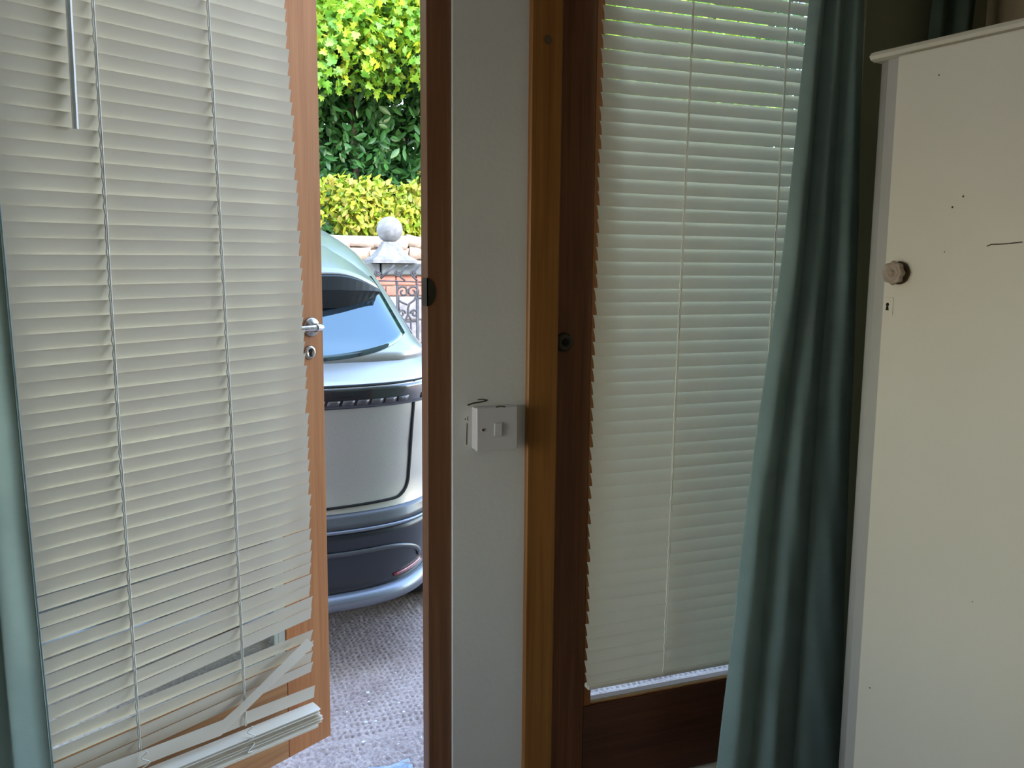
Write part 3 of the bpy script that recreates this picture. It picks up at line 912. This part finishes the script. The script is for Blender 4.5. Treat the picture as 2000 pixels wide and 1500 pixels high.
ring_mesh('bumper', .245, .497, 'car_dark', car, cap_bot=True, cap_top=True)
ring_mesh('body', .500, 1.03, 'car_paint', car, cap_top=True, cap_bot=True)
ring_mesh('roof', 1.03, 1.56, 'car_roof', car, cap_top=True, cap_bot=True)
def rear_patch(name, poly_fn, nu, nv_, mat, parent, off=.003, thick=.0):
    """poly_fn(u,v)->(x,z)"""
    v, f = [], []
    for j in range(nv_ + 1):
        for i in range(nu + 1):
            x, z = poly_fn(i / nu, j / nv_)
            v.append(rear(x, z, off))
    for j in range(nv_):
        for i in range(nu):
            a = j * (nu + 1) + i
            f.append((a, a + 1, a + nu + 2, a + nu + 1))
    o = mk(name, v, f, mat, parent, True)
    if thick:
        sd = o.modifiers.new('thick', 'SOLIDIFY'); sd.thickness = thick; sd.offset = -1
    return o
# rear window: bottom edge sweeps up towards the corner
def rw(u, v_):
    s = 2 * u - 1
    e = abs(s)
    zb_ = 1.036 + .078 * max(0, (e - .30) / .70) ** 3.0
    zt_ = 1.31
    z = zb_ + (zt_ - zb_) * v_
    xh = .715 + (.615 - .715) * (z - 1.036) / (zt_ - 1.036)
    return (xh * s, z)
rear_patch('rear_window', rw, 60, 16, 'car_glass', car, .004, .006)
# pale pillar flank and dark edge strip beside the window
for sg in (-1, 1):
    rear_patch('pillar_trim', lambda u, v_: (sg * ((.732 - .066 * v_) + .016 * u), 1.105 + .175 * v_), 3, 10, 'car_black', car, .008, .006)
# lamp bar right across
rear_patch('lamp_bar', lambda u, v_: ((2 * u - 1) * .855, .898 + .066 * v_), 70, 6, 'car_black', car, .006, .008)
lb = car.children[-1]
for k in range(34):
    x0_ = -.80 + k * .048
    if abs(abs(x0_ + .02) - .655) < .03: continue
    rear_patch('lamp_segment', lambda u, v_: (x0_ + .038 * u + .006 * v_, .909 + .016 * v_), 3, 1, 'lamp_lens', lb, .010, .003)
# tailgate seam (dark gap)
def strip_path(path, w, off, mat, name, parent):
    v, f = [], []
    P = [Vector((x, 0, z)) for x, z in path]
    for i, p in enumerate(P):
        a = P[max(0, i - 1)]; c = P[min(len(P) - 1, i + 1)]
        t = (c - a).normalized(); nn = Vector((-t.z, 0, t.x)) * w
        for q in (p + nn, p - nn):
            v.append(rear(q.x, q.z, off))
    for i in range(len(P) - 1):
        f.append((2 * i, 2 * i + 1, 2 * i + 3, 2 * i + 2))
    o = mk(name, v, f, mat, parent, True)
    sd = o.modifiers.new('thick', 'SOLIDIFY'); sd.thickness = .006; sd.offset = 0
    return o
pr = [(.660, .968), (.658, .90), (.652, .80), (.648, .72), (.643, .66)]
pr += [(.642 - .060 * (1 - cos(a)), .645 - .066 * sin(a)) for a in np.linspace(.15, pi / 2, 9)]
pr += [(x, .578 - .012 * (1 - x / .55)) for x in np.linspace(.56, 0, 14)]
seam = pr + [(-x, z) for x, z in reversed(pr[:-1])]
strip_path(seam, .0042, .0015, 'black', 'tailgate_seam', car)
# crease under the window ledge and lower bumper features
strip_path([(x, .9695) for x in np.linspace(-.86, .86, 50)], .0025, .002, 'black', 'ledge_seam', car)
rear_patch('bumper_band', lambda u, v_: ((2 * u - 1) * .80, .505 + .050 * v_), 60, 3, 'car_mid', car, .002, .002)
strip_path([(x, .500) for x in np.linspace(-.83, .83, 60)], .0050, .004, 'car_lip', 'edge_highlight', car)  # highlight along the bumper step, put in as a pale strip
pa = [(x, .425 - .0) for x in np.linspace(0, .53, 12)] + [(.53 + .16 * sin(a), .425 - .075 * (1 - cos(a))) for a in np.linspace(.2, pi / 2, 8)]
strip_path([(-x, z) for x, z in reversed(pa[1:])] + pa, .0075, .004, 'car_mid', 'bumper_arch', car)
for sg in (-1, 1):
    rear_patch('rear_reflector', lambda u, v_: (sg * (.58 + .125 * u), .312 + .002 * u + (.006 + .010 * u) * v_), 10, 2, 'red_lens', car, .006, .006)
# silver lip under the bumper
v, f = [], []
NS = 60
for i in range(NS + 1):
    x = -.78 + 1.56 * i / NS
    y = rear(x * .98, .28)[1]
    for dy, z in ((-.012, .290), (-.030, .268), (-.026, .243), (.05, .236), (.05, .29)):
        v.append((x, y + dy, z + .004 * abs(x)))
n = 5
for i in range(NS):
    for k in range(n):
        f.append((i * n + k, (i + 1) * n + k, (i + 1) * n + (k + 1) % n, i * n + (k + 1) % n))
f += [tuple(range(n)), tuple(range(NS * n + n - 1, NS * n - 1, -1))]
mk('bumper_lip', v, f, 'car_lip', car, True)
# roof spoiler: dark wing with a tapered tip
v, f = [], []
NS = 48
for i in range(NS + 1):
    s = -1 + 2 * i / NS
    e = abs(s)
    x = s * .615
    zt_ = 1.318 - .055 * max(0, (e - .72) / .28) ** 1.8
    zb_ = 1.203 + .046 * max(0, (e - .80) / .20) ** 1.1
    zb_ = min(zb_, zt_ - .010)
    yr = 3.000 + .11 * e ** 4 - CYM
    v += [(x, yr + .02, zb_), (x, yr - .004, zb_ + (zt_ - zb_) * .55), (x, yr, zt_ - .006), (x, yr + .03, zt_ + .004), (x, yr + .24, zt_ + .058), (x, yr + .24, zb_)]
n = 6
for i in range(NS):
    for k in range(n):
        f.append((i * n + k, (i + 1) * n + k, (i + 1) * n + (k + 1) % n, i * n + (k + 1) % n))
f += [tuple(range(n)), tuple(range(NS * n + n - 1, NS * n - 1, -1))]
sp = mk('spoiler', v, f, 'spoiler_black', car, False)
sp['label'] = 'gloss black roof spoiler over the rear window'
# silver roof skin reaching back over the spoiler
v, f = [], []
for j in range(9):
    t = j / 8
    for i in range(NS + 1):
        s = -1 + 2 * i / NS
        e = abs(s)
        zt_ = 1.320 - .055 * max(0, (e - .72) / .28) ** 1.8
        yr = 3.015 + .11 * e ** 4
        v.append((s * .610 * (1 - .015 * t), yr + .40 * t - CYM, zt_ + .105 * t ** .85 + .002))
for j in range(8):
    for i in range(NS):
        a = j * (NS + 1) + i; f.append((a, a + 1, a + NS + 2, a + NS + 1))
o = mk('roof_edge', v, f, 'car_roof', car, True)
sd = o.modifiers.new('thick', 'SOLIDIFY'); sd.thickness = .006; sd.offset = -1
# side windows, windscreen, wheels
for sg in (-1, 1):
    for (ya, yb) in ((3.55, 4.45), (4.53, 5.55)):
        v, f = [], []
        for j in range(7):
            for i in range(13):
                z = 1.07 + .33 * j / 6
                r, f_, w = sl(z)
                y = max(ya, r + .35) + (min(yb, f_ - .42) - max(ya, r + .35)) * i / 12
                v.append(side(y, z, sg, .004))
        for j in range(6):
            for i in range(12):
                a = j * 13 + i; f.append((a, a + 1, a + 14, a + 13))
        mk('side_window', v, f, 'car_glass', car, True)
v, f = [], []
for j in range(9):
    for i in range(21):
        z = 1.06 + .40 * j / 8
        r, f_, w = sl(z)
        x = (-1 + i / 10) * w * .86
        L = (f_ - r) / 2; c = abs(x) / w; EXP = EX(z)
        v.append((x, f_ - L * (1 - (1 - c ** EXP) ** (1 / EXP)) + .004 - CYM, z))
for j in range(8):
    for i in range(20):
        a = j * 21 + i; f.append((a, a + 1, a + 22, a + 21))
mk('windscreen', v, f, 'car_glass', car, True)
for sg in (-1, 1):
    for wyy in (3.50, 6.20):
        v, f = lathe([(.20, -.10), (.325, -.10), (.335, -.07), (.335, .07), (.325, .10), (.20, .10)], 36, 'x', (0, 0, 0))
        t = mk('tyre', v, f, 'blackrubber', car, True); t.location = (sg * .815, wyy - CYM, .335)
        v, f = lathe([(.20, -.095), (.20, .095), (.12, .07), (.05, .085)], 30, 'x', (0, 0, 0), 5, .06)
        r_ = mk('wheel_rim', v, f, 'car_lip', t, True)
        if sg > 0: t.rotation_euler = (0, 0, pi)

# ------------------------------------------------------------------ garden wall, pier with stone ball, gate
GY = 9.2
gw = empty('garden_wall', (3.2, GY, 0))
tag(gw, 'low red brick and grey block wall with stone coping behind the gate', 'wall')
offg = (3.2, GY, 0)
bx('mortar_core', (-1.5, 7.5, GY + .012, GY + .22, 0, 1.25), 'mortar', gw, 0, 1, offg)
def bricks(z0, h, wlen, n0, shift, mat, name):
    v, f = bbox(-wlen / 2 + .006, wlen / 2 - .006, -.02, .06, .006, h - .006, .005)
    first = None
    x = -1.5 + shift
    while x < 7.4:
        if first is None:
            first = mk(name, v, f, mat, gw); o = first
        else:
            o = copy_obj(first, gw)
        o.location = (x + wlen / 2 - offg[0], .0 + random.uniform(-.004, .004), z0)
        x += wlen
bricks(1.140, .105, .22, 0, .03, 'brick', 'brick')
bricks(1.030, .105, .22, 0, .14, 'brick', 'brick')
for k in range(4):
    bricks(.015 + k * .2535, .25, .45, 0, .2 * (k % 2), 'block', 'block')
x = -1.5
v, f = bbox(-.44, .44, -.06, .26, 0, .122, .012, 2); cap = None
while x < 7.2:
    if cap is None: cap = mk('coping_slab', v, f, 'coping', gw); o = cap
    else: o = copy_obj(cap, gw)
    o.location = (x + .45 - offg[0], 0, 1.252); x += .9
gp = empty('ball_finial', (2.235, GY + .10, 1.374))
tag(gp, 'round grey stone ball finial on a pyramid base above the garden wall', 'finial')
v, f = [], []
lv_ = [(.235, 0), (.235, .035), (.17, .075), (.11, .155), (.085, .20), (.075, .225)]
for h, z in lv_:
    v += [(-h, -h, z), (h, -h, z), (h, h, z), (-h, h, z)]
f = [(3, 2, 1, 0)]
for i in range(len(lv_) - 1):
    for k in range(4):
        f.append((i * 4 + k, i * 4 + (k + 1) % 4, i * 4 + 4 + (k + 1) % 4, i * 4 + 4 + k))
f.append(tuple(range(len(lv_) * 4 - 4, len(lv_) * 4)))
mk('pyramid_base', v, f, 'stone_ball', gp)
R_ = .138
prf = [(.002, -R_ + .0)] + [(R_ * cos(a), R_ * sin(a)) for a in np.linspace(-pi / 2 + .12, pi / 2 - .12, 22)] + [(.002, R_)]
v, f = lathe(prf, 32, 'z', (0, 0, .352)); mk('ball', v, f, 'stone_ball', gp, True)

# iron gate leaf
GGY = 8.75
ig = empty('iron_gate', (2.2, GGY, 0))
tag(ig, 'black wrought iron gate leaf with scrolls in front of the garden wall', 'gate')
def bar(name, pts, r=.008, n=6):
    v, f = tube([(x - 2.2 - .05, 0 + dy, z) for x, dy, z in [(p[0], p[2] if len(p) > 2 else 0, p[1]) for p in pts]], r * 1.4, n)
    return mk(name, v, f, 'iron', ig, True)
def scroll(cx, cz, r0, turns, start, direction, tail):
    P = []
    N = 26
    for i in range(N + 1):
        t = i / N
        a = start + direction * turns * 2 * pi * t
        r = r0 * (1 - .78 * t)
        P.append((cx + r * cos(a), cz + r * sin(a)))
    return [tail] + P if tail else P
# plan positions: gate spans x 1.85..2.75, top rail z 1.19
bar('top_rail', [(1.70, 1.205), (3.35, 1.165)], .006)
bar('mid_rail', [(1.95, .785), (2.42, .785)], .008)
for x, z0, z1, r in ((2.225, .10, 1.185, .009), (2.435, .0, 1.02, .012), (2.10, .10, .97, .010), (2.30, .10, .785, .007), (2.365, .10, .785, .007), (2.60, .10, 1.02, .009), (2.95, .1, 1.02, .009), (1.95, .1, .97, .008), (1.80, .1, .97, .008)):
    bar('bar', [(x, 0 if r > .0115 else z0), (x, z1)], r)
bar('cross_rail', [(1.75, .975), (2.16, .965)], .008)
bar('cross_rail', [(2.435, 1.02), (3.3, 1.02)], .008)
bar('bottom_rail', [(1.70, .12), (3.3, .12)], .010)
# upright scroll panel
for sg, cx in ((1, 2.285), (-1, 2.385)):
    bar('scroll', [(cx - sg * .045, .90), (cx - sg * .055, 1.0)] + scroll(cx, 1.085, .062, 1.25, pi if sg > 0 else 0, -sg, None), .008)
    bar('scroll', scroll(cx + sg * (-.015), .865, .040, 1.2, (0 if sg > 0 else pi), sg, None), .008)
bar('scroll', [(2.435, 1.17), (2.43, 1.06), (2.40, 1.0), (2.35, .965), (2.335, .92), (2.335, .86), (2.31, .805), (2.26, .785)], .008)
bar('scroll', [(2.24, 1.0), (2.28, .975), (2.33, .955)], .008)
bar('scroll', [(2.335, .86), (2.37, .80), (2.42, .785)], .008)
# cresting
for x in (2.03, 2.235, 2.40):
    bar('cresting_scroll', scroll(x, 1.27, .034, 1.3, pi * .6, 1, None), .007)
for x in (2.27, 2.40):
    bar('cresting_leaf', [(x + .035, 1.20), (x - .01, 1.235), (x + .0, 1.28), (x + .03, 1.33), (x + .065, 1.355)], .008)
bar('cresting_spear', [(2.055, 1.22), (2.20, 1.355)], .010)

# ------------------------------------------------------------------ rubble bank wall
RY = 11.8
rw_ = empty('rubble_wall', (3, RY, 0))
tag(rw_, 'sunlit tan rubble stone wall under the shrubs', 'wall')
offr = (3, RY, 0)
bx('core', (-3.5, 10.5, RY + .05, RY + .5, 0, 1.74), 'mortar', rw_, 0, 1, offr)
def stone_mesh(seed, mat):
    r = random.Random(seed)
    bm = bmesh.new(); bmesh.ops.create_cube(bm, size=1)
    bmesh.ops.subdivide_edges(bm, edges=list(bm.edges), cuts=1)
    for q in bm.verts:
        l = q.co.length
        q.co = q.co * (1.0 if l < .6 else .84) + Vector((r.uniform(-.07, .07), r.uniform(-.07, .07), r.uniform(-.07, .07)))
    me = bpy.data.meshes.new('stone'); bm.to_mesh(me); bm.free()
    me.polygons.foreach_set('use_smooth', [True] * len(me.polygons))
    me.materials.append(M[mat]); return me
SM = [stone_mesh(k, 'rubble' if k % 3 else 'rubble2') for k in range(8)]
rr = random.Random(2)
z = .65
while z < 1.66:
    hgt = rr.uniform(.12, .18)
    x = -.4 + rr.uniform(0, .2)
    while x < 6.4:
        ln_ = rr.uniform(.16, .34)
        o = bpy.data.objects.new('stone', rr.choice(SM)); COL.objects.link(o); o.parent = rw_
        o.location = (x + ln_ / 2 - 3, .05, z + hgt / 2); o.scale = (ln_ * rr.uniform(1.05, 1.25), .22, hgt * rr.uniform(1.0, 1.35)); o.rotation_euler = (0, rr.uniform(-.16, .16), 0); o.location.z += rr.uniform(-.025, .025); o.location.y += rr.uniform(-.02, .02)
        x += ln_
    z += hgt

# ------------------------------------------------------------------ trees and shrubs
MAPLE = np.array([(0, 0), (.28, -.10), (.50, .16), (.30, .30), (.42, .58), (.16, .56), (0, 1.0), (-.16, .56), (-.42, .58), (-.30, .30), (-.50, .16), (-.28, -.10)])
LAUREL = np.array([(0, 0), (.17, .25), (.20, .55), (.10, .85), (0, 1.0), (-.10, .85), (-.20, .55), (-.17, .25)])
def leaf_geo(shape):
    n = len(shape)
    c = np.array([[0, .38, .05]])
    P = np.concatenate([np.c_[shape, np.zeros(n) - .10 * np.abs(shape[:, 0])], c])
    F = [(i, (i + 1) % n, n) for i in range(n)]
    return P, np.array(F)
def foliage(name, pts, size, shape, mat, parent, off, droop=.5, facing=None):
    """pts Nx3; builds one mesh of leaves"""
    P, F = leaf_geo(shape)
    N = len(pts)
    d = rng.normal(size=(N, 3)); d[:, 2] -= droop; 
    d /= np.linalg.norm(d, axis=1, keepdims=True)
    nrm = rng.normal(size=(N, 3)) * .8 + (np.array(facing) if facing is not None else np.array([-.3, -.8, .9]))
    u = np.cross(d, nrm); u /= np.linalg.norm(u, axis=1, keepdims=True)
    w = np.cross(u, d)
    s = size * rng.uniform(.6, 1.25, N)
    V = pts[:, None, :] - np.array(off) + s[:, None, None] * (P[None, :, 0, None] * u[:, None] + P[None, :, 1, None] * d[:, None] + P[None, :, 2, None] * w[:, None])
    nv_ = len(P)
    FF = (F[None] + (np.arange(N) * nv_)[:, None, None]).reshape(-1, 3)
    me = bpy.data.meshes.new(name)
    V = V.reshape(-1, 3)
    me.vertices.add(len(V)); me.vertices.foreach_set('co', V.ravel())
    me.loops.add(FF.size); me.loops.foreach_set('vertex_index', FF.ravel().astype(np.int32))
    me.polygons.add(len(FF)); me.polygons.foreach_set('loop_start', (np.arange(len(FF)) * 3).astype(np.int32))
    me.materials.append(M[mat]); me.update(calc_edges=True); me.validate()
    o = bpy.data.objects.new(name, me); COL.objects.link(o); o.parent = parent
    o['kind'] = 'stuff'
    return o
def blob_pts(blobs, n, shell=.55):
    vol = np.array([b_[3] * b_[4] * b_[5] for b_ in blobs]) ** (2 / 3)
    ids = rng.choice(len(blobs), n, p=vol / vol.sum())
    B = np.array(blobs)[ids]
    d = rng.normal(size=(n, 3)); d /= np.linalg.norm(d, axis=1, keepdims=True)
    r = 1 - shell * rng.random(n) ** 2
    return B[:, :3] + d * r[:, None] * B[:, 3:6]
def branches(name, base, tips, r0, mat, parent, off):
    objs = []
    for tpt in tips:
        b0 = Vector(base); t1_ = Vector(tpt)
        mid = b0.lerp(t1_, .5) + Vector((random.uniform(-.3, .3), random.uniform(-.2, .2), random.uniform(.0, .4)))
        P = [b0 * (1 - t) ** 2 + mid * 2 * t * (1 - t) + t1_ * t * t for t in np.linspace(0, 1, 10)]
        v, f = tube([p - Vector(off) for p in P], [r0 * (1 - .85 * i / 9) for i in range(10)], 8)
        objs.append(mk(name, v, f, mat, parent, True))
    return objs

# laurel hedge: tall and dark behind
hd = empty('laurel_hedge', (3.2, 14.6, 1.5))
tag(hd, 'tall dark green laurel hedge behind the bright maple leaves', 'hedge')
hb = [(x, 14.6 + random.uniform(-.35, .35), z, .8, .7, .75) for x in np.arange(-4, 11.5, .85) for z in np.arange(1.9, 7.6, .8)]
foliage('foliage', blob_pts(hb, 62000, .6), .19, LAUREL, 'leaf_hedge', hd, (3.2, 14.6, 1.5), .6)
hb2 = [(x, 15.7 + random.uniform(-.2, .2), z, .9, .6, .8) for x in np.arange(-4, 11.5, .85) for z in np.arange(1.9, 8.2, .8)]
foliage('inner_foliage', blob_pts(hb2, 34000, 1.0), .30, LAUREL * np.array([1.4, 1]), 'leaf_hedge', hd, (3.2, 14.6, 1.5), .6)
for x in np.arange(-3, 10.5, 1.5):
    branches('stem', (x, 14.7, 1.5), [(x + random.uniform(-.4, .4), 14.6, 6.5)], .07, 'bark', hd, (3.2, 14.6, 1.5))
tag(bx('raised_bank', (-6, 13, 12.32, 17, 0, 1.72), 'soil'), 'raised earth bank behind the rubble wall under the hedge', 'bank', None, 'structure')

# maple: overhanging crown
mt = empty('maple_tree', (6.2, 13.6, 1.6))
tag(mt, 'bright green maple tree overhanging the drive', 'tree')
offm = (6.2, 13.6, 1.6)
branches('trunk', (6.2, 13.6, 1.5), [(5.9, 13.4, 6.5)], .20, 'bark', mt, offm)
tips = [(3.2, 12.7, 5.2), (2.2, 13.0, 4.7), (4.2, 12.6, 4.9), (3.6, 13.0, 6.4), (7.8, 12.8, 5.6), (1.4, 12.9, 5.9)]
branches('branch', (6.1, 13.5, 3.6), tips, .07, 'bark', mt, offm)
mb = [(x + random.uniform(-.3, .3), 12.95 + random.uniform(-.35, .35), z + random.uniform(-.15, .15) + (.35 if (k % 3 == 1) else 0), .62, .45, .42) for k, x in enumerate(np.arange(-1.8, 9.4, .62)) for z in np.arange(4.2, 7.8, .5)]
mp_ = blob_pts(mb, 36000, .8)
foliage('foliage', mp_, .125, MAPLE, 'leaf_maple', mt, offm, .7)
# nearest leaves in the doorway view, one by one
P_, F_ = leaf_geo(MAPLE)
lm = bpy.data.meshes.new('leaf'); lm.from_pydata([tuple(p) for p in P_], [], [tuple(int(i) for i in q) for q in F_]); lm.materials.append(M['leaf_maple']); lm.update()
rr = random.Random(8)
for k in range(150):
    o = bpy.data.objects.new('leaf', lm); COL.objects.link(o); o.parent = mt
    x = rr.uniform(1.6, 4.2)
    z_ = rr.uniform(3.9, 5.9)
    o.location = (x - offm[0], 12.40 + rr.uniform(-.15, .2) - offm[1], z_ - offm[2])
    o.rotation_euler = (radians(rr.uniform(55, 150)), radians(rr.uniform(-35, 35)), radians(rr.uniform(-60, 60) + 180 * rr.choice((0, 1))))
    s = rr.uniform(.10, .17); o.scale = (s, s, s)

# low sunlit shrubs on top of the rubble wall
for k, (sx, sy, w_, h_, lab) in enumerate(((2.55, 12.35, .62, .55, 'yellow green shrub growing above the rubble wall left of the stone ball'), (3.55, 12.5, .60, .70, 'yellow green shrub growing above the rubble wall right of the stone ball'), (1.35, 12.4, .7, .6, 'yellow green shrub above the rubble wall hidden behind the open door'), (4.7, 12.5, .7, .6, 'yellow green shrub above the rubble wall hidden behind the white pier'))):
    sh = empty('shrub', (sx, sy, 1.75)); tag(sh, lab, 'shrub', 'sunlit shrubs on the wall')
    sb_ = [(sx + random.uniform(-w_, w_) * .6, sy + random.uniform(-.12, .12), 1.9 + random.uniform(0, h_), .34, .26, .28) for _ in range(9)]
    foliage('foliage', blob_pts(sb_, 2300, .8), .115, LAUREL * np.array([1.25, 1]), 'leaf_shrub', sh, (sx, sy, 1.75), .8)
    for q in range(4):
        branches('stem', (sx + random.uniform(-.15, .15), sy, 1.70), [(sx + random.uniform(-w_, w_) * .7, sy, 1.9 + h_)], .02, 'bark', sh, (sx, sy, 1.75))

bpy.context.view_layer.update()
